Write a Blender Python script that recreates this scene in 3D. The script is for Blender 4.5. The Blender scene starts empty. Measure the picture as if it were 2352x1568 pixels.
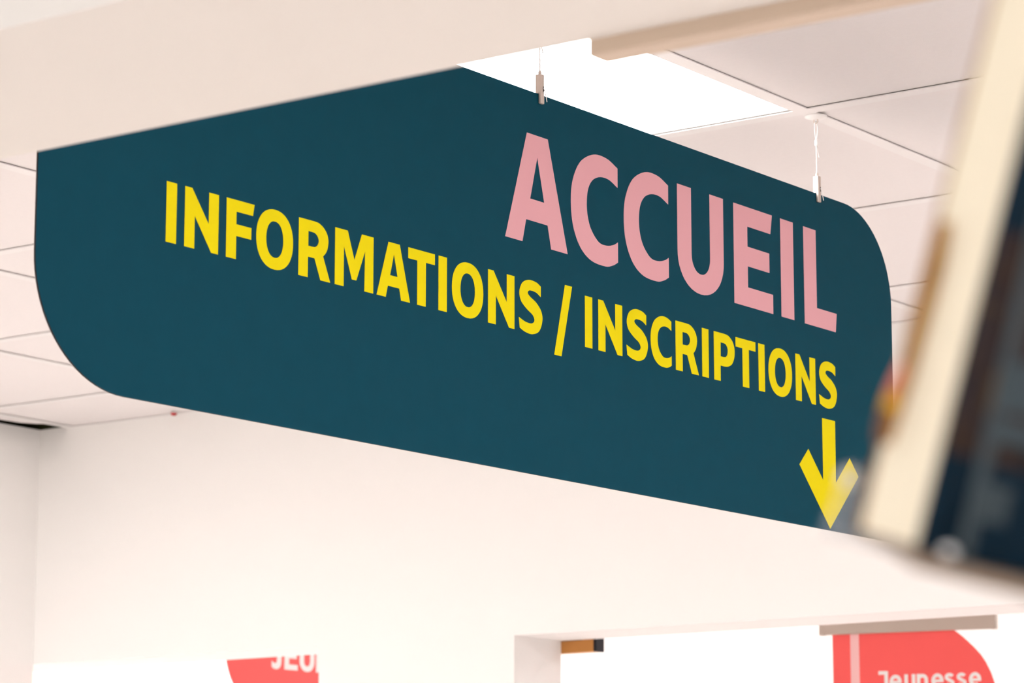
import bpy, math, random
from mathutils import Vector, Matrix
from mathutils.geometry import tessellate_polygon

random.seed(3)
sc = bpy.context.scene
C = sc.collection
CZ = 1.60                                   # camera height; floor is z = 0

# ------------------------------------------------------------------ camera
PITCH, HEAD = math.radians(10.56), math.radians(36.02)
FPX = 6896.0
cam_d = bpy.data.cameras.new('camera')
cam_d.sensor_width = 36.0
cam_d.lens = FPX / 2352 * 36.0
cam_d.clip_start, cam_d.clip_end = 0.05, 60
cam_d.dof.use_dof = True
cam_d.dof.focus_distance = 3.85
cam_d.dof.aperture_fstop = 12.5
cam = bpy.data.objects.new('camera', cam_d)
C.objects.link(cam)
cam.location = (0, 0, CZ)
cam.rotation_euler = (math.pi / 2 + PITCH, 0, HEAD)
sc.camera = cam

# ------------------------------------------------------------------ world, exposure
w = bpy.data.worlds.new('world'); sc.world = w
w.use_nodes = True
w.node_tree.nodes['Background'].inputs[0].default_value = (1, 0.97, 0.94, 1)
w.node_tree.nodes['Background'].inputs[1].default_value = 0.05
sc.view_settings.view_transform = 'Standard'
sc.view_settings.look = 'None'
sc.view_settings.gamma = 1
sc.view_settings.use_curve_mapping = False
sc.view_settings.exposure = -0.08
sc.cycles.use_denoising = True
sc.cycles.max_bounces = 10
sc.cycles.diffuse_bounces = 6
sc.cycles.caustics_reflective = False
sc.cycles.caustics_refractive = False
sc.cycles.sample_clamp_indirect = 8

E_MAIN, E_FILL_LEFT, E_FILL_FRONT, E_FILL_NEXT = 14.0, 25.0, 36.0, 15.0    # luminance of the main panels, then of the added unseen ones

# ------------------------------------------------------------------ materials
def mat(name, col, rough=0.6, spec=0.3, metal=0.0, var=0.0, vscale=20, bump=0.0, bscale=300, emit=None, trans=0.0, alpha=1.0, ior=1.45):
    m = bpy.data.materials.new(name); m.use_nodes = True
    nt = m.node_tree; b = nt.nodes['Principled BSDF']
    b.inputs['Base Color'].default_value = (*col, 1)
    b.inputs['Roughness'].default_value = rough
    b.inputs['Specular IOR Level'].default_value = spec
    b.inputs['Metallic'].default_value = metal
    b.inputs['Transmission Weight'].default_value = trans
    b.inputs['Alpha'].default_value = alpha
    b.inputs['IOR'].default_value = ior
    if emit:
        b.inputs['Emission Color'].default_value = (*emit[0], 1)
        b.inputs['Emission Strength'].default_value = emit[1]
    if var or bump:
        tc = nt.nodes.new('ShaderNodeTexCoord')
        if var:
            n = nt.nodes.new('ShaderNodeTexNoise'); n.inputs['Scale'].default_value = vscale
            n.inputs['Detail'].default_value = 4
            nt.links.new(tc.outputs['Object'], n.inputs['Vector'])
            mx = nt.nodes.new('ShaderNodeMix'); mx.data_type = 'RGBA'
            mx.inputs['A'].default_value = (*[max(0, c * (1 - var)) for c in col], 1)
            mx.inputs['B'].default_value = (*[min(1, c * (1 + var)) for c in col], 1)
            nt.links.new(n.outputs['Fac'], mx.inputs['Factor'])
            nt.links.new(mx.outputs['Result'], b.inputs['Base Color'])
        if bump:
            n2 = nt.nodes.new('ShaderNodeTexNoise'); n2.inputs['Scale'].default_value = bscale
            nt.links.new(tc.outputs['Object'], n2.inputs['Vector'])
            bp = nt.nodes.new('ShaderNodeBump'); bp.inputs['Strength'].default_value = bump
            bp.inputs['Distance'].default_value = 0.001
            nt.links.new(n2.outputs['Fac'], bp.inputs['Height'])
            nt.links.new(bp.outputs['Normal'], b.inputs['Normal'])
    return m

def picture_mat(name, cols, scale):
    """blotchy printed picture: noise through a colour ramp"""
    m = bpy.data.materials.new(name); m.use_nodes = True
    nt = m.node_tree; b = nt.nodes['Principled BSDF']
    b.inputs['Roughness'].default_value = 0.5
    b.inputs['Specular IOR Level'].default_value = 0.15
    tc = nt.nodes.new('ShaderNodeTexCoord')
    n = nt.nodes.new('ShaderNodeTexNoise'); n.inputs['Scale'].default_value = scale; n.inputs['Detail'].default_value = 2
    nt.links.new(tc.outputs['Object'], n.inputs['Vector'])
    r = nt.nodes.new('ShaderNodeValToRGB'); e = r.color_ramp.elements
    e[0].position, e[1].position = 0.3, 0.7
    e[0].color = (*cols[0], 1); e[1].color = (*cols[-1], 1)
    for i, c in enumerate(cols[1:-1]):
        k = e.new(0.3 + 0.4 * (i + 1) / (len(cols) - 1)); k.color = (*c, 1)
    nt.links.new(n.outputs['Fac'], r.inputs['Fac'])
    nt.links.new(r.outputs['Color'], b.inputs['Base Color'])
    return m

M = dict(
    wall=mat('wall_paint', (0.93, 0.92, 0.905), 0.75, 0.2, var=0.012, vscale=3, bump=0.12, bscale=260),
    tile=mat('ceiling_tile', (0.87, 0.835, 0.83), 0.9, 0.1, var=0.02, vscale=120, bump=0.15, bscale=500),
    bar=mat('white_steel', (0.87, 0.85, 0.845), 0.3, 0.3, var=0.01),
    soffit=mat('lintel_paint', (0.90, 0.86, 0.80), 0.8, 0.2, var=0.012, vscale=4, bump=0.15, bscale=160),
    board=mat('tan_board', (0.72, 0.58, 0.45), 0.6, 0.3, var=0.04, vscale=12),
    floor=mat('warm_floor', (0.77, 0.705, 0.685), 0.5, 0.3, var=0.06, vscale=4),
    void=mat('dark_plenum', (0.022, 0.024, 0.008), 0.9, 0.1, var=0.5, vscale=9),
    frame=mat('panel_frame', (0.88, 0.87, 0.86), 0.4),
    teal=mat('teal_print', (0.0045, 0.060, 0.096), 0.6, 0.06, var=0.05, vscale=35),
    core=mat('black_core', (0.02, 0.018, 0.02), 0.7),
    skin=mat('alu_skin', (0.35, 0.33, 0.33), 0.4, 0.5, metal=0.6),
    yellow=mat('yellow_vinyl', (0.85, 0.715, 0.002), 0.6, 0.1, var=0.01),
    pink=mat('pink_vinyl', (0.79, 0.41, 0.455), 0.6, 0.06, var=0.01),
    clip=mat('nickel_clip', (0.66, 0.56, 0.50), 0.45, 0.5, metal=0.5),
    white=mat('white_plastic', (0.93, 0.92, 0.91), 0.3),
    cord=mat('white_cord', (0.9, 0.88, 0.86), 0.6),
    dark=mat('dark_slot', (0.02, 0.02, 0.02), 0.8),  # clip slot, and the painted shadow on the wooden block
    coral=mat('coral_print', (0.95, 0.125, 0.12), 0.55, 0.25, var=0.02),
    coralpink=mat('pale_pink_print', (0.92, 0.55, 0.55), 0.55),
    text=mat('white_vinyl', (0.9, 0.87, 0.86), 0.55),
    rail=mat('taupe_rail', (0.50, 0.42, 0.36), 0.5, 0.4, var=0.02),
    wood=mat('orange_wood', (0.55, 0.24, 0.06), 0.45, 0.35, var=0.12, vscale=25),
    black=mat('black_cap', (0.012, 0.014, 0.02), 0.5),
    red=mat('red_plastic', (0.5, 0.03, 0.03), 0.4),
    paleyellow=mat('pale_yellow_board', (0.90, 0.90, 0.62), 0.7),
    pages=mat('cream_pages', (0.86, 0.76, 0.58), 0.85, 0.1, var=0.03, vscale=200),
    navy=mat('navy_cover', (0.002, 0.018, 0.036), 0.5, 0.15, var=0.15, vscale=40),
    picture=picture_mat('cover_picture', [(0.012, 0.010, 0.012), (0.055, 0.032, 0.022), (0.03, 0.024, 0.03), (0.16, 0.09, 0.02)], 55),
    greyprint=mat('grey_print', (0.055, 0.08, 0.095), 0.5, var=0.1, vscale=60),
    acrylic=mat('grey_acrylic', (0.055, 0.075, 0.085), 0.4, 0.3),
    clear=mat('clear_acrylic', (0.70, 0.70, 0.72), 0.15, 0.5, alpha=0.2),
    knob=mat('frosted_knob', (0.92, 0.92, 0.88), 0.3, 0.5, alpha=0.6),
    taupe=mat('taupe_base', (0.30, 0.22, 0.16), 0.5, var=0.05),
    amber=picture_mat('amber_leaflet', [(0.27, 0.11, 0.002), (0.36, 0.165, 0.003), (0.32, 0.135, 0.002)], 60),
    salmon=mat('salmon_patch', (0.85, 0.25, 0.17), 0.5),
    gold=mat('gold_patch', (0.80, 0.42, 0.01), 0.5),
    plum=mat('plum_patch', (0.20, 0.09, 0.05), 0.5),
    pole=mat('grey_pole', (0.4, 0.4, 0.4), 0.4, 0.5, metal=0.7),
)
def led(name, s, c=(1.0, 0.985, 0.97)):
    return mat(name, (0.9, 0.9, 0.9), 0.5, emit=(c, s))
LED_MAIN, LED_FILL_LEFT, LED_FILL_BRIGHT, LED_FILL_FRONT, LED_FILL_NEXT = led('led_main', E_MAIN), led('led_left', E_FILL_LEFT), led('led_bright', E_FILL_NEXT * 2.5), led('led_front', E_FILL_FRONT, (0.93, 0.97, 1.0)), led('led_next', E_FILL_NEXT)  # all but the main one serve only added, unseen panels

# ------------------------------------------------------------------ mesh helpers
class MB:
    def __init__(s): s.v, s.f = [], []
    def add(s, vs, fs):
        o = len(s.v); s.v += [tuple(v) for v in vs]; s.f += [tuple(i + o for i in f) for f in fs]; return s
    def box(s, x0, x1, y0, y1, z0, z1, m=None):
        vs = [Vector((x, y, z)) for z in (z0, z1) for y in (y0, y1) for x in (x0, x1)]
        if m: vs = [m @ v for v in vs]
        return s.add(vs, [(0, 2, 3, 1), (4, 5, 7, 6), (0, 1, 5, 4), (2, 6, 7, 3), (0, 4, 6, 2), (1, 3, 7, 5)])
    def bevbox(s, x0, x1, y0, y1, z0, z1, r):
        """box with chamfered vertical and horizontal edges (stacked octagons)"""
        def ring(i, z):
            return [(x0 + i + r, y0 + i, z), (x1 - i - r, y0 + i, z), (x1 - i, y0 + i + r, z), (x1 - i, y1 - i - r, z),
                    (x1 - i - r, y1 - i, z), (x0 + i + r, y1 - i, z), (x0 + i, y1 - i - r, z), (x0 + i, y0 + i + r, z)]
        vs = ring(r, z0) + ring(0, z0 + r) + ring(0, z1 - r) + ring(r, z1)
        fs = [tuple(reversed(range(8))), tuple(range(24, 32))]
        for k in range(3):
            for j in range(8): fs.append((k * 8 + j, k * 8 + (j + 1) % 8, k * 8 + 8 + (j + 1) % 8, k * 8 + 8 + j))
        return s.add(vs, fs)
    def prism(s, loops, a0, a1, ax):
        """polygon (outer loop + holes) in a plane, given thickness; ax maps (p, q, t) -> xyz"""
        tris = tessellate_polygon([[Vector((p, q, 0)) for p, q in l] for l in loops])
        flat = [pq for l in loops for pq in l]; n = len(flat)
        vs = [ax(p, q, a0) for p, q in flat] + [ax(p, q, a1) for p, q in flat]
        fs = [tuple(t) for t in tris] + [tuple(n + i for i in reversed(t)) for t in tris]
        o = 0
        for l in loops:
            k = len(l)
            for i in range(k): fs.append((o + i, n + o + i, n + o + (i + 1) % k, o + (i + 1) % k))
            o += k
        return s.add(vs, fs)
    def tube(s, pts, r, seg=8, cap=True):
        pts = [Vector(p) for p in pts]; rs = r if isinstance(r, (list, tuple)) else [r] * len(pts)
        o = []; ref = None
        for i, p in enumerate(pts):
            d = (pts[min(i + 1, len(pts) - 1)] - pts[max(i - 1, 0)]).normalized()
            if ref is None: ref = Vector((1, 0, 0)) if abs(d.x) < 0.8 else Vector((0, 1, 0))
            a = (ref - d * ref.dot(d)).normalized(); b = d.cross(a); ref = a
            o += [p + (a * math.cos(2 * math.pi * k / seg) + b * math.sin(2 * math.pi * k / seg)) * rs[i] for k in range(seg)]
        fs = []
        for i in range(len(pts) - 1):
            for k in range(seg): fs.append((i * seg + k, i * seg + (k + 1) % seg, (i + 1) * seg + (k + 1) % seg, (i + 1) * seg + k))
        if cap:
            fs.append(tuple(reversed(range(seg)))); fs.append(tuple(range((len(pts) - 1) * seg, len(pts) * seg)))
        return s.add(o, fs)
    def lathe(s, prof, c=(0, 0, 0), seg=24):
        vs = []; fs = []
        for r, z in prof:
            vs += [(c[0] + r * math.cos(2 * math.pi * k / seg), c[1] + r * math.sin(2 * math.pi * k / seg), c[2] + z) for k in range(seg)]
        for i in range(len(prof) - 1):
            for k in range(seg): fs.append((i * seg + k, i * seg + (k + 1) % seg, (i + 1) * seg + (k + 1) % seg, (i + 1) * seg + k))
        fs.append(tuple(reversed(range(seg)))); fs.append(tuple(range((len(prof) - 1) * seg, len(prof) * seg)))
        return s.add(vs, fs)
    def build(s, name, m, parent=None, smooth=False):
        me = bpy.data.meshes.new(name); me.from_pydata(s.v, [], s.f); me.validate()
        import bmesh
        bm = bmesh.new(); bm.from_mesh(me); bmesh.ops.recalc_face_normals(bm, faces=bm.faces); bm.to_mesh(me); bm.free()
        if smooth:
            for p in me.polygons: p.use_smooth = True
        me.materials.append(M[m] if isinstance(m, str) else m)
        return link(name, me, parent)
def link(name, me, parent=None):
    o = bpy.data.objects.new(name, me); C.objects.link(o); o.parent = parent; return o
def empty(name, loc, rz=0, m=None):
    o = bpy.data.objects.new(name, None); C.objects.link(o); o.empty_display_size = 0.05
    if m is not None: o.matrix_world = m
    else: o.location = loc; o.rotation_euler = (0, 0, rz)
    return o
def tag(o, label, cat, group=None):
    o['label'] = label; o['category'] = cat
    if group: o['group'] = group
    return o
def struct(o, label=None, cat=None):
    o['kind'] = 'structure'
    if label: o['label'] = label
    if cat: o['category'] = cat
    return o
XZ = lambda p, q, t: (p, t, q)
XY = lambda p, q, t: (p, q, t)

# ------------------------------------------------------------------ the building
ZC = CZ + 1.14                                  # ceiling height 2.74
YF0, YF1, ZL = 1.35, 1.60, CZ + 0.567           # near wall (with the opening we look through)
YB0, YB1 = 5.2246, 5.400                        # far wall of the reception room
XL, XR = -5.235, 2.0
XG, YG, PX, PY, BW = -2.149, 3.689, 0.594, 0.608, 0.024   # ceiling grid: bar edges, pitch, bar width
ZT = ZC + 0.55                                  # slab above the false ceiling

struct(MB().box(-9.3, 3.3, -3.3, 8.3, -0.12, 0).build('floor', 'floor'), 'warm beige smooth floor of the rooms', 'floor')
struct(MB().box(-9.3, 3.3, -3.3, 8.3, ZT, ZT + 0.1).build('ceiling_slab', 'void'), 'dark slab above the false ceiling', 'ceiling')
# far wall with two openings, drawn as one outline
ZH1, ZH2 = CZ + 0.5655, CZ + 0.5615
out = [(-9.0, 0), (-7.2, 0), (-7.2, ZH1), (-4.336, ZH1), (-4.336, 0), (-3.793, 0), (-3.793, ZH2), (-0.6, ZH2), (-0.6, 0), (3.0, 0), (3.0, ZC), (-9.0, ZC)]
struct(MB().prism([out], YB0, YB1, XZ).build('wall_back', 'wall'), 'cream wall with two doorless openings behind the big sign', 'wall')
struct(MB().box(-9.0, 3.0, YB0, YB1, ZC, ZT).build('wall_back_top', 'void'), 'dark masonry above the false ceiling', 'wall')
struct(MB().box(XL - 0.12, XL, YF1, YB0, 0, ZC).build('wall_left', 'wall'), 'cream side wall with a dark gap above it', 'wall')
struct(MB().box(XL - 0.5, XL - 0.4, YF1, YB0, ZC, ZT).build('wall_left_top', 'void'), 'dark masonry above the cream side wall', 'wall')
struct(MB().box(XR, XR + 0.12, YF1, YB0, 0, ZT).build('wall_right', 'wall'), 'cream wall closing the reception room', 'wall')
out = [(-9.0, 0), (-2.15, 0), (-2.15, ZL), (1.1, ZL), (1.1, 0), (3.0, 0), (3.0, ZT), (-9.0, ZT)]
struct(MB().prism([out], YF0, YF1, XZ).build('wall_front', 'soffit'), 'thick cream wall whose lintel hides the sign corner', 'wall')
# trim board on the far side of the lintel
struct(MB().bevbox(-1.1005, 1.0, YF1, YF1 + 0.022, ZL - 0.0115, ZL + 0.09, 0.0015).build('trim_1', 'board'), 'tan trim board under the cream lintel edge', 'trim')
# room we stand in, and the bright room beyond
struct(MB().box(-3.12, -3.0, -3.0, YF0, 0, ZT).build('wall_near_left', 'wall'))
struct(MB().box(3.0, 3.12, -3.0, YF0, 0, ZT).build('wall_near_right', 'wall'))
struct(MB().box(-3.12, 3.12, -3.12, -3.0, 0, ZT).build('wall_near_back', 'wall'))
struct(MB().box(-3.0, 3.0, -3.0, YF0, ZC, ZC + 0.05).build('ceiling_near', 'tile'))
struct(MB().box(-9.12, 3.12, 8.0, 8.12, 0, ZT).build('wall_far', 'wall'), 'bright white wall of the next room', 'wall')
struct(MB().box(-9.12, -9.0, YB1, 8.0, 0, ZT).build('wall_far_left', 'wall'))
struct(MB().box(3.0, 3.12, YB1, 8.0, 0, ZT).build('wall_far_right', 'wall'))
struct(MB().box(-9.0, 3.0, YB1, 8.0, ZC, ZC + 0.05).build('ceiling_far', 'tile'))
for n in ('wall_near_left', 'wall_near_right', 'wall_near_back', 'ceiling_near'): tag(bpy.data.objects[n], 'plain surface of the room around the camera', 'wall')
for n in ('wall_far_left', 'wall_far_right', 'ceiling_far'): tag(bpy.data.objects[n], 'plain surface of the bright next room', 'wall')

# false ceiling: bars and lay-in tiles, each its own piece
ceil = struct(empty('ceiling', (0, 0, ZC)), 'suspended ceiling of pale pinkish tiles in a white grid', 'ceiling')
xs = sorted([XG + k * PX for k in range(-5, 8)] )          # near (right) edge of the bars that run away from us
xs = [x for x in xs if x < XR]
ys = [YG + k * PY for k in range(-3, 3)]                   # near edge of the cross bars
FT, FG = 0.0016, 0.0016                                    # flange thickness, slit between flange and tile
def bar_mesh(name, length):
    b = MB().box(0, BW, 0, length, -FG - FT, -FG).box(BW / 2 - 0.001, BW / 2 + 0.001, 0, length, -FG, 0.036)
    me = b.build(name, 'bar').data
    bpy.data.objects.remove(bpy.data.objects[name]); return me
run_me = bar_mesh('main_bar', YB0 - YF1)
for x in xs:
    o = link('main_bar', run_me, ceil); o.location = (x - BW, YF1, 0)
tee_me = bar_mesh('cross_bar', xs[1] - xs[0] - BW)
for x0, x1 in zip(xs, xs[1:]):
    for y in ys:
        if y < YF1: continue
        o = link('cross_bar', tee_me, ceil); o.rotation_euler = (0, 0, -math.pi / 2)
        o.location = (x0, y + BW, 0)
tile_cache = {}
def tile(x0, x1, y0, y1):
    k = (round(x1 - x0, 4), round(y1 - y0, 4))
    if k not in tile_cache:
        b = MB().box(0, k[0], 0, k[1], 0, 0.015)
        o = b.build('ceiling_tile', 'tile'); tile_cache[k] = o.data; bpy.data.objects.remove(o)
    o = link('ceiling_tile', tile_cache[k], ceil); o.location = (x0, y0, 0)
yr = [YF1] + [y for y in ys if y > YF1 + 0.1] + [YB0]
def cellrect(i, j):
    x0, x1 = xs[i], xs[i + 1] - BW
    y0 = yr[j] + (BW if j > 0 else 0); y1 = yr[j + 1]
    return x0, x1, y0, y1
cells = {}
for i in range(len(xs) - 1):
    for j in range(len(yr) - 1):
        cells[(i, j)] = cellrect(i, j)
def cell_at(x, y):
    for k, (a, b, c, d) in cells.items():
        if a <= x <= b and c <= y <= d: return k
LAMPS_MAIN = [cell_at(-2.46, 3.39), cell_at(-4.83, 3.39), cell_at(-0.68, 3.39), cell_at(-4.24, 2.17), cell_at(-0.68, 2.17), cell_at(1.1, 3.39)]  # first panel is the visible one; the rest are added for light
OV = 0.009                                                  # tiles rest on the flanges
for k, (a, b, c, d) in cells.items():
    if k in LAMPS_MAIN: continue
    tile(a - OV, b + OV, c - (OV if k[1] > 0 else 0), d + (OV if k[1] < len(yr) - 2 else 0))
# cut strip and angle along the walls
edge = [(xs[0] - BW + 0.004, YF1), (xs[0] - BW + 0.004, YB0), (-5.146, YB0), (-5.1475, 5.158), (-5.167, 5.144), (-5.185, 5.112), (-5.190, 5.06), (-5.190, YF1)]
MB().prism([edge], -0.001, 0.012, XY).build('edge_strip', 'tile', ceil)
MB().box(xs[0] - BW, XR, YB0 - 0.004, YB0, -0.0035, -0.001).build('wall_angle', 'bar', ceil)
MB().box(XR - 0.6, XR, YF1, YB0, 0.016, 0.03).build('edge_strip', 'tile', ceil)

def lamp(rect, z, led_m, label, group):
    a, b, c, d = rect
    e = tag(empty('ceiling_lamp', ((a + b) / 2, (c + d) / 2, z)), label, 'lamp', group)
    X, Y = (b - a) / 2 - 0.0, (d - c) / 2 - 0.0
    fr = 0.006
    MB().prism([[(-X, -Y), (X, -Y), (X, Y), (-X, Y)], [(-X + fr, -Y + fr), (X - fr, -Y + fr), (X - fr, Y - fr), (-X + fr, Y - fr)]], -0.001, 0.012, XY).build('frame', 'frame', e)
    MB().box(-X + fr, X - fr, -Y + fr, Y - fr, -0.0008, 0.006).build('diffuser', led_m, e)
    MB().box(-X, X, -Y, Y, 0.0125, 0.03).build('housing', 'white', e)
    return e
labs = ['square white ceiling light panel right above the teal sign'] + ['square light panel of the tiled ceiling away from the teal sign'] * 5
for k, l in zip(LAMPS_MAIN, labs):
    lamp(cells[k], ZC, LED_FILL_LEFT if k == LAMPS_MAIN[1] else LED_MAIN, l, None if 'above' in l else 'other reception ceiling lights')  # added left panel is extra bright to lift the wall there
for x, y in [(-1.6, -0.6), (1.4, -0.6)]:  # unseen panels added to light the near room
    lamp((x - 0.29, x + 0.29, y - 0.29, y + 0.29), ZC - 0.035, LED_FILL_FRONT, 'square light panel under the ceiling of the near room', 'near room ceiling lights')
for x, y in [(-8.1, 6.7), (-7.1, 6.7), (-6.1, 6.7), (-4.6, 6.9), (-2.6, 6.9), (-0.6, 6.6)]:  # unseen panels added for light; left ones boosted to overexpose the far wall
    lamp((x - 0.29, x + 0.29, y - 0.29, y + 0.29), ZC - 0.035, LED_FILL_BRIGHT if x < -6 else LED_FILL_NEXT, 'square light panel under the ceiling of the bright next room', 'next room ceiling lights')

# ------------------------------------------------------------------ lettering: hand-drawn glyphs, unit = cap height
def crom(a, b, c, d, n=7):
    o = []
    for i in range(1, n + 1):
        t = i / n
        o.append(tuple(0.5 * ((2 * b[k]) + (-a[k] + c[k]) * t + (2 * a[k] - 5 * b[k] + 4 * c[k] - d[k]) * t * t + (-a[k] + 3 * b[k] - 3 * c[k] + d[k]) * t ** 3) for k in (0, 1)))
    return o
def contour(pts):
    """pts: (x, y) corners or (x, y, 1) smooth points, closed"""
    n = len(pts); o = []
    sm = [len(p) > 2 for p in pts]; P = [p[:2] for p in pts]
    for i in range(n):
        j = (i + 1) % n
        o.append(P[i])
        if sm[i] or sm[j]:
            a = P[i - 1] if sm[i] else tuple(2 * P[i][k] - P[j][k] for k in (0, 1))
            d = P[(j + 1) % n] if sm[j] else tuple(2 * P[j][k] - P[i][k] for k in (0, 1))
            o += crom(a, P[i], P[j], d)[:-1]
    return o
def sell(cx, cy, rx, ry, n=2.2, a0=0, a1=360, k=48):
    o = []
    for i in range(k + (0 if a1 - a0 == 360 else 1)):
        t = math.radians(a0 + (a1 - a0) * i / k); c, s = math.cos(t), math.sin(t)
        o.append((cx + rx * math.copysign(abs(c) ** (2 / n), c), cy + ry * math.copysign(abs(s) ** (2 / n), s)))
    return o
G = {
 'I': [[(0, 1), (.242, 1), (.242, 0), (0, 0)]],
 'N': [[(0, 1), (.166, 1), (.574, .466), (.574, 1), (.81, 1), (.81, 0), (.645, 0), (.236, .55), (.236, 0), (0, 0)]],
 'F': [[(0, 1), (.686, 1), (.654, .804), (.245, .804), (.245, .590), (.617, .590), (.617, .392), (.245, .392), (.245, 0), (0, 0)]],
 'O': [sell(.4675, .5, .4675, .514), sell(.4675, .5, .217, .312)],
 'R': [contour([(0, 1), (.38, 1), (.53, .986, 1), (.665, .917, 1), (.75, .815, 1), (.777, .70, 1), (.752, .57, 1), (.705, .49, 1), (.641, .427), (.836, 0), (.577, 0), (.418, .357), (.245, .357), (.245, 0), (0, 0)]),
       contour([(.25, .805), (.36, .805), (.43, .795, 1), (.495, .75, 1), (.524, .677, 1), (.495, .60, 1), (.43, .557, 1), (.36, .549), (.25, .549)])],
 'M': [[(0, 1), (.335, 1), (.522, .508), (.721, 1), (1.04, 1), (1.04, 0), (.80, 0), (.812, .716), (.578, .156), (.46, .156), (.236, .712), (.238, 0), (0, 0)]],
 'A': [[(.320, 1), (.634, 1), (.934, 0), (.683, 0), (.630, .209), (.307, .209), (.252, 0), (0, 0)], [(.475, .803), (.579, .407), (.368, .407)]],
 'T': [[(0, 1), (.762, 1), (.762, .802), (.503, .802), (.503, 0), (.258, 0), (.258, .802), (0, .802)]],
 'S': [contour([(.692, .937), (.55, .995, 1), (.315, 1.008, 1), (.111, .922, 1), (.018, .745, 1), (.07, .571, 1), (.256, .442, 1), (.425, .362, 1), (.49, .284, 1), (.468, .222, 1), (.372, .185, 1), (.197, .195, 1), (0, .252), (.029, .054), (.197, .001, 1), (.42, -.012, 1), (.636, .076, 1), (.742, .295, 1), (.702, .468, 1), (.549, .605, 1), (.359, .689, 1), (.279, .745, 1), (.30, .793, 1), (.388, .815, 1), (.55, .800, 1), (.690, .738)])],
 'C': [contour([(.741, .949), (.566, 1.008, 1), (.357, 1.004, 1), (.15, .896, 1), (.03, .705, 1), (0, .49, 1), (.036, .272, 1), (.145, .1, 1), (.314, .006, 1), (.538, -.011, 1), (.66, .018, 1), (.741, .059), (.741, .249), (.68, .216, 1), (.566, .187, 1), (.436, .197, 1), (.317, .292, 1), (.262, .405, 1), (.247, .528, 1), (.268, .659, 1), (.338, .758, 1), (.459, .812, 1), (.599, .815, 1), (.741, .765)])],
 'U': [[(0, 1), (.24, 1), (.24, .36)] + sell(.4025, .36, .1625, .180, 2.1, 180, 360, 16)[1:-1] + [(.565, .36), (.565, 1), (.805, 1), (.805, .36)] + sell(.4025, .36, .4025, .374, 2.1, 360, 180, 24)[1:-1] + [(0, .36)]],
 'E': [[(0, 1), (.712, 1), (.678, .804), (.25, .804), (.25, .602), (.652, .602), (.652, .405), (.25, .405), (.25, .194), (.712, .194), (.712, 0), (0, 0)]],
 'L': [[(0, 1), (.242, 1), (.242, .194), (.632, .194), (.606, 0), (0, 0)]],
 'P': [contour([(0, 1), (.38, 1), (.53, .984, 1), (.68, .905, 1), (.76, .79, 1), (.781, .667, 1), (.755, .53, 1), (.67, .405, 1), (.53, .338, 1), (.40, .32), (.24, .32), (.24, 0), (0, 0)]),
       contour([(.25, .803), (.36, .803), (.44, .79, 1), (.50, .74, 1), (.524, .66, 1), (.5, .575, 1), (.44, .525, 1), (.36, .512), (.25, .512)])],
 '/': [[(.352, 1.102), (.583, 1.102), (.23, -.297), (0, -.297)]],
 'J': [contour([(.16, 1), (.52, 1), (.52, .30), (.48, .12, 1), (.36, .01, 1), (.19, -.014, 1), (.05, .03, 1), (0, .07), (0, .27), (.08, .22, 1), (.17, .195, 1), (.25, .225, 1), (.28, .32), (.28, .80), (.16, .80)])],
}
# lower case for the small banner, drawn as fat strokes
def stroke(path, w):
    n = len(path); L = []; R = []
    for i in range(n):
        a, b = path[max(i - 1, 0)], path[min(i + 1, n - 1)]
        dx, dy = b[0] - a[0], b[1] - a[1]; l = math.hypot(dx, dy) or 1
        nx, ny = -dy / l * w / 2, dx / l * w / 2
        L.append((path[i][0] + nx, path[i][1] + ny)); R.append((path[i][0] - nx, path[i][1] - ny))
    return L + R[::-1]
def arc(cx, cy, rx, ry, a0, a1, k=16):
    return [(cx + rx * math.cos(math.radians(a0 + (a1 - a0) * i / k)), cy + ry * math.sin(math.radians(a0 + (a1 - a0) * i / k))) for i in range(k + 1)]
LW = {   # lists of separate stroke outlines (cap height 1, x-height 0.78)
 'J': [stroke([(0.0, .90), (.46, .90)], .20), stroke([(.44, .985), (.44, .26)] + arc(.20, .25, .24, .16, 0, -130, 8)[1:], .21)],
 'e': [stroke(arc(.34, .385, .245, .295, -4, 308, 22), .20), stroke([(.16, .37), (.675, .37)], .15)],
 'u': [stroke([(.10, .78), (.10, .32)] + arc(.31, .30, .21, .20, 180, 360, 10)[1:], .20), stroke([(.52, .78), (.52, 0)], .20)],
 'n': [stroke([(.10, .78), (.10, 0)], .20), stroke(arc(.32, .48, .22, .20, 180, 0, 10) + [(.54, 0)], .20)],
 's': [stroke(arc(.28, .555, .175, .13, 20, 250, 10) + arc(.28, .225, .185, .135, 75, -160, 10), .185)],
}

def letter(ch, u, v, h, y, parent, m, t=0.0004, name='letter'):
    """solid flat letter lying on the plane y (front towards -y)"""
    MB().prism([[(u + p * h, v + q * h) for p, q in l] for l in G[ch]], y - t, y, XZ).build(name, m, parent)

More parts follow.
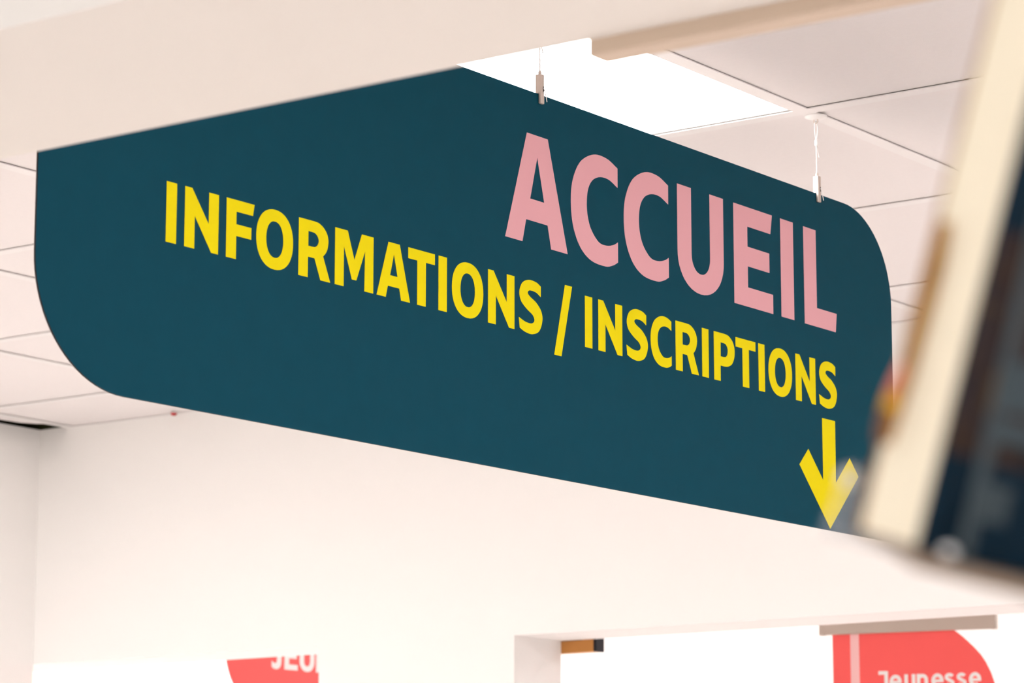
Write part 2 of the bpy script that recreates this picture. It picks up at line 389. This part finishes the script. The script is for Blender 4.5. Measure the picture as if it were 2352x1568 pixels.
# ------------------------------------------------------------------ the big hanging sign
DA = math.radians(0.73)
P0 = Vector((-2.1593, 3.7314, 0))
RZ = math.pi / 2 - DA
def sgn(u, y, z):                                  # sign frame -> world
    return Vector((P0.x + u * math.cos(RZ) - y * math.sin(RZ), P0.y + u * math.sin(RZ) + y * math.cos(RZ), z))
VB, VT, UL, UR = CZ + 0.5255, CZ + 1.0195, -1.5702, 0.2105
sg = tag(empty('hanging_sign', sgn((UL + UR) / 2, 0, VB), RZ), 'large dark teal hanging sign reading ACCUEIL in pink and INFORMATIONS in yellow', 'sign')
U0 = (UL + UR) / 2
r1, r2 = 0.136, 0.135
def sign_outline(i=0.0):
    l, r, b, t = UL - U0 + i, UR - U0 - i, 0 + i, VT - VB - i
    o = [(l, t), (l, b + r1)]
    o += [(l + r1 - r1 * math.cos(a), b + r1 - r1 * math.sin(a)) for a in [math.pi / 2 * k / 20 for k in range(1, 21)]]
    o += [(r, b), (r, t - r2)]
    o += [(r - r2 + r2 * math.cos(a), t - r2 + r2 * math.sin(a)) for a in [math.pi / 2 * k / 20 for k in range(1, 21)]]
    return o
MB().prism([sign_outline()], 0.0, 0.0004, XZ).build('front_panel', 'teal', sg)
MB().prism([sign_outline()], 0.0004, 0.0026, XZ).build('core', 'core', sg)
MB().prism([sign_outline()], 0.0026, 0.003, XZ).build('back_panel', 'skin', sg)
H1, B1, H2, B2 = 0.0675, CZ + 0.7040 - VB, 0.1434, CZ + 0.8197 - VB
for ch, u in [('I', -1.3774), ('N', -1.3479), ('F', -1.2803), ('O', -1.2302), ('R', -1.1573), ('M', -1.0927), ('A', -1.0160), ('T', -0.9567), ('I', -0.8979), ('O', -0.8714), ('N', -0.7985), ('S', -0.7345), ('/', -0.6589),
              ('I', -0.5910), ('N', -0.5610), ('S', -0.4968), ('C', -0.4399), ('R', -0.3797), ('I', -0.3147), ('P', -0.2849), ('T', -0.2293), ('I', -0.1702), ('O', -0.1438), ('N', -0.0707), ('S', -0.0064)]:
    letter(ch, u - U0, B1, H1, 0.0, sg, 'yellow')
for ch, u in [('A', -0.7630), ('C', -0.6214), ('C', -0.5010), ('U', -0.3727), ('E', -0.2306), ('I', -0.1062), ('L', -0.0428)]:
    letter(ch, u - U0, B2, H2, 0.0, sg, 'pink')
ar = [(.966, -.257), (1.504, -.257), (1.497, -1.605), (2.098, -.998), (2.457, -1.368), (1.222, -2.623), (0, -1.371), (.374, -.999), (.966, -1.607)]
MB().prism([[(-0.0645 - U0 + p * 0.0673, CZ + 0.7042 - VB + q * 0.0673) for p, q in ar]], -0.0004, 0.0, XZ).build('arrow', 'yellow', sg)

# hanging sets: ceiling disc + cord + clip, two of them
def hanger(u, label):
    e = tag(empty('sign_hanger', sgn(u, 0, VT - 0.013), RZ), label, 'hanger')
    zt = ZC - FG - FT - (VT - 0.013)                # underside of the bar, in local z
    zc = 0.013                                      # top edge of the sign
    cl = MB().bevbox(-0.004, 0.004, -0.0044, 0.0046, zc + 0.0006, zc + 0.026, 0.0006).build('clip_body', 'clip', e)
    MB().bevbox(-0.004, 0.004, -0.0044, -0.0006, 0, zc + 0.002, 0.0005).build('clip_jaw', 'clip', e)
    MB().bevbox(-0.004, 0.004, 0.0034, 0.0046, 0, zc + 0.002, 0.0003).build('clip_jaw', 'clip', e)
    MB().lathe([(0.0022, 0), (0.0022, 0.0035), (0.0012, 0.0055)], (0, 0, zc + 0.026), 12).build('ferrule', 'clip', cl)
    MB().box(0.001, 0.0026, -0.0047, -0.0043, zc + 0.003, zc + 0.010).build('slot', 'dark', cl)
    MB().tube([(0.002, -0.0047, zc + 0.008), (0.0038, -0.0062, zc + 0.001), (0.0062, -0.0068, zc - 0.010)], 0.0006, 6).build('cord_tail', 'cord', cl)
    zk = zt - 0.040                                 # crimp sleeve
    pts = [(0, 0, zc + 0.030), (0, 0, zk)]
    loop = [(0, 0, zk)]
    for k in range(1, 12):
        t = k / 12; loop.append((0.0052 * math.sin(2 * math.pi * t) * (0.6 + 0.4 * math.sin(math.pi * t)), 0, zk + 0.032 * (1 - abs(1 - 2 * t) ** 1.5)))
    MB().tube(pts, 0.0008, 6).build('cord', 'cord', e)
    MB().tube(loop + [(0, 0, zk)], 0.0007, 6).build('cord_loop', 'cord', e)
    MB().lathe([(0.0023, 0), (0.0027, 0.001), (0.0027, 0.008), (0.0023, 0.009)], (0.0005, 0, zk - 0.005), 12).build('crimp_sleeve', 'white', e)
    MB().tube([(0.001, 0, zk - 0.004), (0.0022, -0.001, zk - 0.013), (0.0040, -0.002, zk - 0.022)], 0.0007, 6).build('cord_tail', 'cord', e)
    MB().lathe([(0.005, -0.0052), (0.010, -0.0045), (0.0165, -0.002), (0.0168, 0)], (0, 0, zt), 28).build('ceiling_disc', 'white', e, True)
    MB().tube([(0, -0.003, zt - 0.004), (0, -0.0034, zt - 0.009), (0, 0, zt - 0.0115), (0, 0.0034, zt - 0.009), (0, 0.003, zt - 0.004)], 0.0008, 6).build('hook', 'clip', e)
    return e
hanger(-0.0006, 'white cord and metal clip holding the sign near its rounded corner')
hanger(-0.6886, 'cord and metal clip in front of the glowing ceiling panel')

# ------------------------------------------------------------------ things on and beyond the far wall
dt = tag(empty('alarm_indicator', (-4.772, YB0 - 0.022, ZC - FG - FT)), 'tiny red indicator on the ceiling edge above the cream wall', 'indicator')
MB().lathe([(0.008, 0.0), (0.0075, -0.004), (0.004, -0.007)], (0, 0, 0), 16).build('lens', 'red', dt, True)
MB().lathe([(0.0095, 0.0), (0.0095, -0.0015)], (0, 0, 0), 16).build('base', 'white', dt)

# red-orange sign hanging in the next room, seen through the left opening
HJ = 0.071
jx, jy, jz = -4.884, 5.750, CZ + 0.5695
js = tag(empty('coral_sign', (jx, jy, jz - 0.100), RZ), 'coral red hanging sign with white capitals cut off by the wall', 'sign')
l, r, b, t, rr = -0.2150, 0.80, 0.0, 0.30, 0.140
o = [(l, t), (l, b + rr)] + [(l + rr - rr * math.cos(a), b + rr - rr * math.sin(a)) for a in [math.pi / 2 * k / 16 for k in range(1, 17)]] + [(r, b), (r, t)]
MB().prism([o], 0, 0.004, XZ).build('panel', 'coral', js)
for ch, u in zip('JEUNESSE', [-0.048, 0.0, 0.0580, 0.1215, 0.187, 0.246, 0.304, 0.362]):
    letter(ch, u, 0.100, HJ, 0.0, js, 'text')
for u in (-0.10, 0.70):
    MB().tube([(u, 0.002, t - 0.002), (u, 0.002, ZC - (jz - 0.100))], 0.001, 6).build('cord', 'cord', js)

# banner with a taupe rail behind the right opening
ra = math.radians(10.46)
bn = tag(empty('coral_banner', (-3.4846, 5.9978, CZ + 0.6), ra), 'coral banner reading Jeunesse hung from a taupe rail', 'banner')
RLN = 0.4151
MB().bevbox(0, RLN, -0.008, 0.008, 0, 0.045, 0.001).build('rail', 'rail', bn)
for x0, x1 in ((-0.0012, 0.012), (RLN - 0.012, RLN + 0.0012)):
    MB().bevbox(x0, x1, -0.0092, 0.0092, -0.0008, 0.046, 0.001).build('end_cap', 'rail', bn)
l, r, t, rr = 0.0284, 0.412, 0.0, 0.135
o = [(l, t), (l, -0.48), (r + .004, -0.48), (r + .004, -0.16), (0.4084, -.121), (0.4005, -.097), (0.3897, -.074), (0.379, -.0575), (0.3655, -.042), (0.349, -.0255), (0.335, -.0128), (0.318, t)]
MB().prism([o], -0.001, 0.001, XZ).build('sheet', 'coral', bn)
MB().prism([[(0.0715, 0), (0.0924, 0), (0.0924, -0.48), (0.0715, -0.48)]], -0.0014, -0.001, XZ).build('stripe', 'coralpink', bn)
hb = 0.0415; vb = -0.0862 - hb
for ch, u in zip('Jeunesse', [0.1373, 0.1635, 0.1985, 0.2275, 0.2620, 0.2925, 0.3205, 0.3495]):
    mb = MB()
    for i, ol in enumerate(LW[ch]):
        mb.prism([[(u + p * hb, vb + q * hb ) for p, q in ol]], -0.0015 - 0.00005 * i, -0.001, XZ)
    mb.build('letter', 'text', bn)
for u in (0.05, RLN - 0.05):
    MB().tube([(u, 0, 0.044), (u, 0, ZC - CZ - 0.6)], 0.001, 6).build('cord', 'cord', bn)

# wooden block with a black end behind the opening's corner
wb = tag(empty('wooden_block', (-3.8245, YB1, CZ + 0.5345)), 'orange brown wooden block with black end under the opening header', 'block')
MB().bevbox(-0.09, 0.1175, 0.0, 0.03, 0, 0.045, 0.001).build('body', 'wood', wb)
MB().box(0.1175, 0.1248, 0.0, 0.031, 0.0, 0.046).build('end_cap', 'black', wb)
MB().box(-0.08, 0.088, -0.0008, 0.004, 0.0262, 0.0445).build('slot', 'dark', wb)  # dark strip painting the shadow along the block's top
pb = tag(MB().bevbox(-8.5, -7.962, 7.985, 8.0, 1.2, CZ + 0.829, 0.003).build('wall_board', 'paleyellow'), 'pale yellow board on the bright far wall', 'board')

# ------------------------------------------------------------------ foreground: book on a tilted clear display holder, out of focus
fwh = Vector((-math.sin(HEAD), math.cos(HEAD), 0)); rt = Vector((math.cos(HEAD), math.sin(HEAD), 0)); zz = Vector((0, 0, 1))
fw = fwh * math.cos(PITCH) + zz * math.sin(PITCH); up = -fwh * math.sin(PITCH) + zz * math.cos(PITCH)
TL = math.radians(14.2)
Ub = up * math.cos(TL) + rt * math.sin(TL); Rb = rt * math.cos(TL) - up * math.sin(TL)
DF = 0.75
org = Vector((0, 0, CZ)) + (fw * FPX + rt * (2104 - 1176) - up * (1262 - 784)) * (DF / FPX)
MT = Matrix(((Rb.x, fw.x, Ub.x, org.x), (Rb.y, fw.y, Ub.y, org.y), (Rb.z, fw.z, Ub.z, org.z), (0, 0, 0, 1)))
mm = 0.001
TH = math.radians(30)
YAW = Matrix.Rotation(TH, 4, 'Z')
bk = tag(empty('book', (0, 0, 0), m=MT @ YAW), 'thick book with cream pages and navy cover leaning in a display holder', 'book')
T, WD, HT = 25.5 * mm, 115 * mm, 205 * mm            # thickness (local +y), width (local +x), height
MB().bevbox(0.5 * mm, WD - 2 * mm, 0.8 * mm, T - 0.8 * mm, 0.8 * mm, HT - 1 * mm, 0.4 * mm).build('page_block', 'pages', bk)
fc = MB().bevbox(0, WD, 0, 0.8 * mm, 0, HT, 0.2 * mm).build('front_cover', 'navy', bk)
MB().bevbox(0, WD, T - 0.8 * mm, T, 0, HT, 0.2 * mm).build('back_cover', 'amber', bk)
MB().bevbox(WD - 2 * mm, WD, 0.8 * mm, T - 0.8 * mm, 0, HT, 0.2 * mm).build('spine', 'navy', bk)
MB().box(0.6 * mm, 60 * mm, -0.05 * mm, 0.0, 25.5 * mm, 83 * mm).build('picture', 'picture', fc)
MB().box(15.5 * mm, 25.5 * mm, -0.1 * mm, 0.0, 10.8 * mm, 20.5 * mm).build('label', 'greyprint', fc)
MB().box(13 * mm, 40 * mm, -0.1 * mm, -0.05 * mm, 31 * mm, 37 * mm).build('print_band', 'greyprint', fc)
MB().box(16 * mm, 40 * mm, -0.1 * mm, -0.05 * mm, 39 * mm, 52 * mm).build('print_block', 'greyprint', fc)

lf = tag(empty('leaflet', (0, 0, 0), m=MT @ Matrix.Translation((0, 13 * mm, 0))), 'amber leaflet with coral and gold rounded edge against the cream book pages', 'leaflet')
def leaf(name, pts, t0, t1, m):
    MB().prism([[(p * mm, q * mm) for p, q in pts]], t0 * mm, t1 * mm, XZ).build(name, m, lf)
leaf('sheet', [(-13.18, 81.8), (-12.95, 69.7), (-13.14, 55.9), (-13.5, 45.0), (-14.57, 40.35), (-15.28, 35.95), (-15.5, 30.8), (-15.36, 26.8), (-14.4, 23.3), (-10.8, 24.0), (-10.3, 30.1), (-9.6, 40.3), (-9.2, 56.9), (-8.9, 70.8), (-9.75, 82.6)], 0, 0.9, 'amber')
leaf('coral_patch', [(-13.5, 45.0), (-14.57, 40.35), (-15.28, 35.95), (-13.03, 36.5), (-12.05, 43.0)], -0.15, 0, 'salmon')
leaf('gold_patch', [(-15.28, 35.95), (-15.5, 32.1), (-11.5, 32.7), (-12.1, 36.2)], -0.15, 0, 'gold')
leaf('plum_patch', [(-15.5, 32.1), (-15.36, 26.8), (-14.4, 23.3), (-12.64, 23.7), (-13.1, 32.2)], -0.15, 0, 'plum')

hs = tag(empty('display_stand', (0, 0, 0), m=MT), 'tilted acrylic display stand holding the navy book', 'stand')
MB().prism([[(9.3 * mm, -1.5 * mm), (12.2 * mm, -1.5 * mm), (7.6 * mm, 205 * mm), (4.7 * mm, 205 * mm)]], -8.5 * mm, -5.5 * mm, XZ).build('corner_post', 'acrylic', hs)
bp = MB().bevbox(-2 * mm, 150 * mm, -16 * mm, 75 * mm, -4 * mm, -0.6 * mm, 0.4 * mm).build('base_plate', 'taupe', hs)
MB().bevbox(-19 * mm, -2.2 * mm, 20 * mm, 34 * mm, -3 * mm, -0.8 * mm, 0.4 * mm).build('side_tray', 'clear', hs)
MB().lathe([(0.3 * mm, -1.3 * mm), (1.5 * mm, -0.9 * mm), (2.0 * mm, 0), (1.5 * mm, 0.9 * mm), (0.3 * mm, 1.3 * mm)], (5.8 * mm, -14 * mm, 2.0 * mm), 16).build('foot_cap', 'white', bp, True)
pg = MB().tube([(-18.9 * mm, 29 * mm, -1.5 * mm), (-17.4 * mm, 29 * mm, 12.0 * mm)], 1.4 * mm, 12).build('peg', 'clear', hs)
MB().lathe([(0.3 * mm, -2.6 * mm), (1.9 * mm, -1.8 * mm), (2.6 * mm, 0), (1.9 * mm, 1.8 * mm), (0.3 * mm, 2.6 * mm)], (-17.3 * mm, 29 * mm, 12.9 * mm), 16).build('peg_knob', 'knob', pg, True)
MB().bevbox(-16.0 * mm, -8.5 * mm, 28 * mm, 29 * mm, -1 * mm, 16.5 * mm, 0.2 * mm).build('side_lip', 'clear', hs)
# arm and floor pole, to the right of the view
ex = MT @ Vector((165 * mm, 30 * mm, 0))
inv = MT.inverted()
pole = MB().tube([inv @ Vector((ex.x, ex.y, 0.012)), inv @ Vector((ex.x, ex.y, ex.z + 0.05))], 0.014, 16).build('pole', 'pole', hs)
MB().tube([inv @ Vector((ex.x, ex.y, 0.0)), inv @ Vector((ex.x, ex.y, 0.012))], [0.16, 0.15], 32).build('floor_base', 'pole', hs)
MB().box(145 * mm, 170 * mm, 22 * mm, 38 * mm, -6 * mm, 0.5 * mm).build('arm', 'pole', hs)
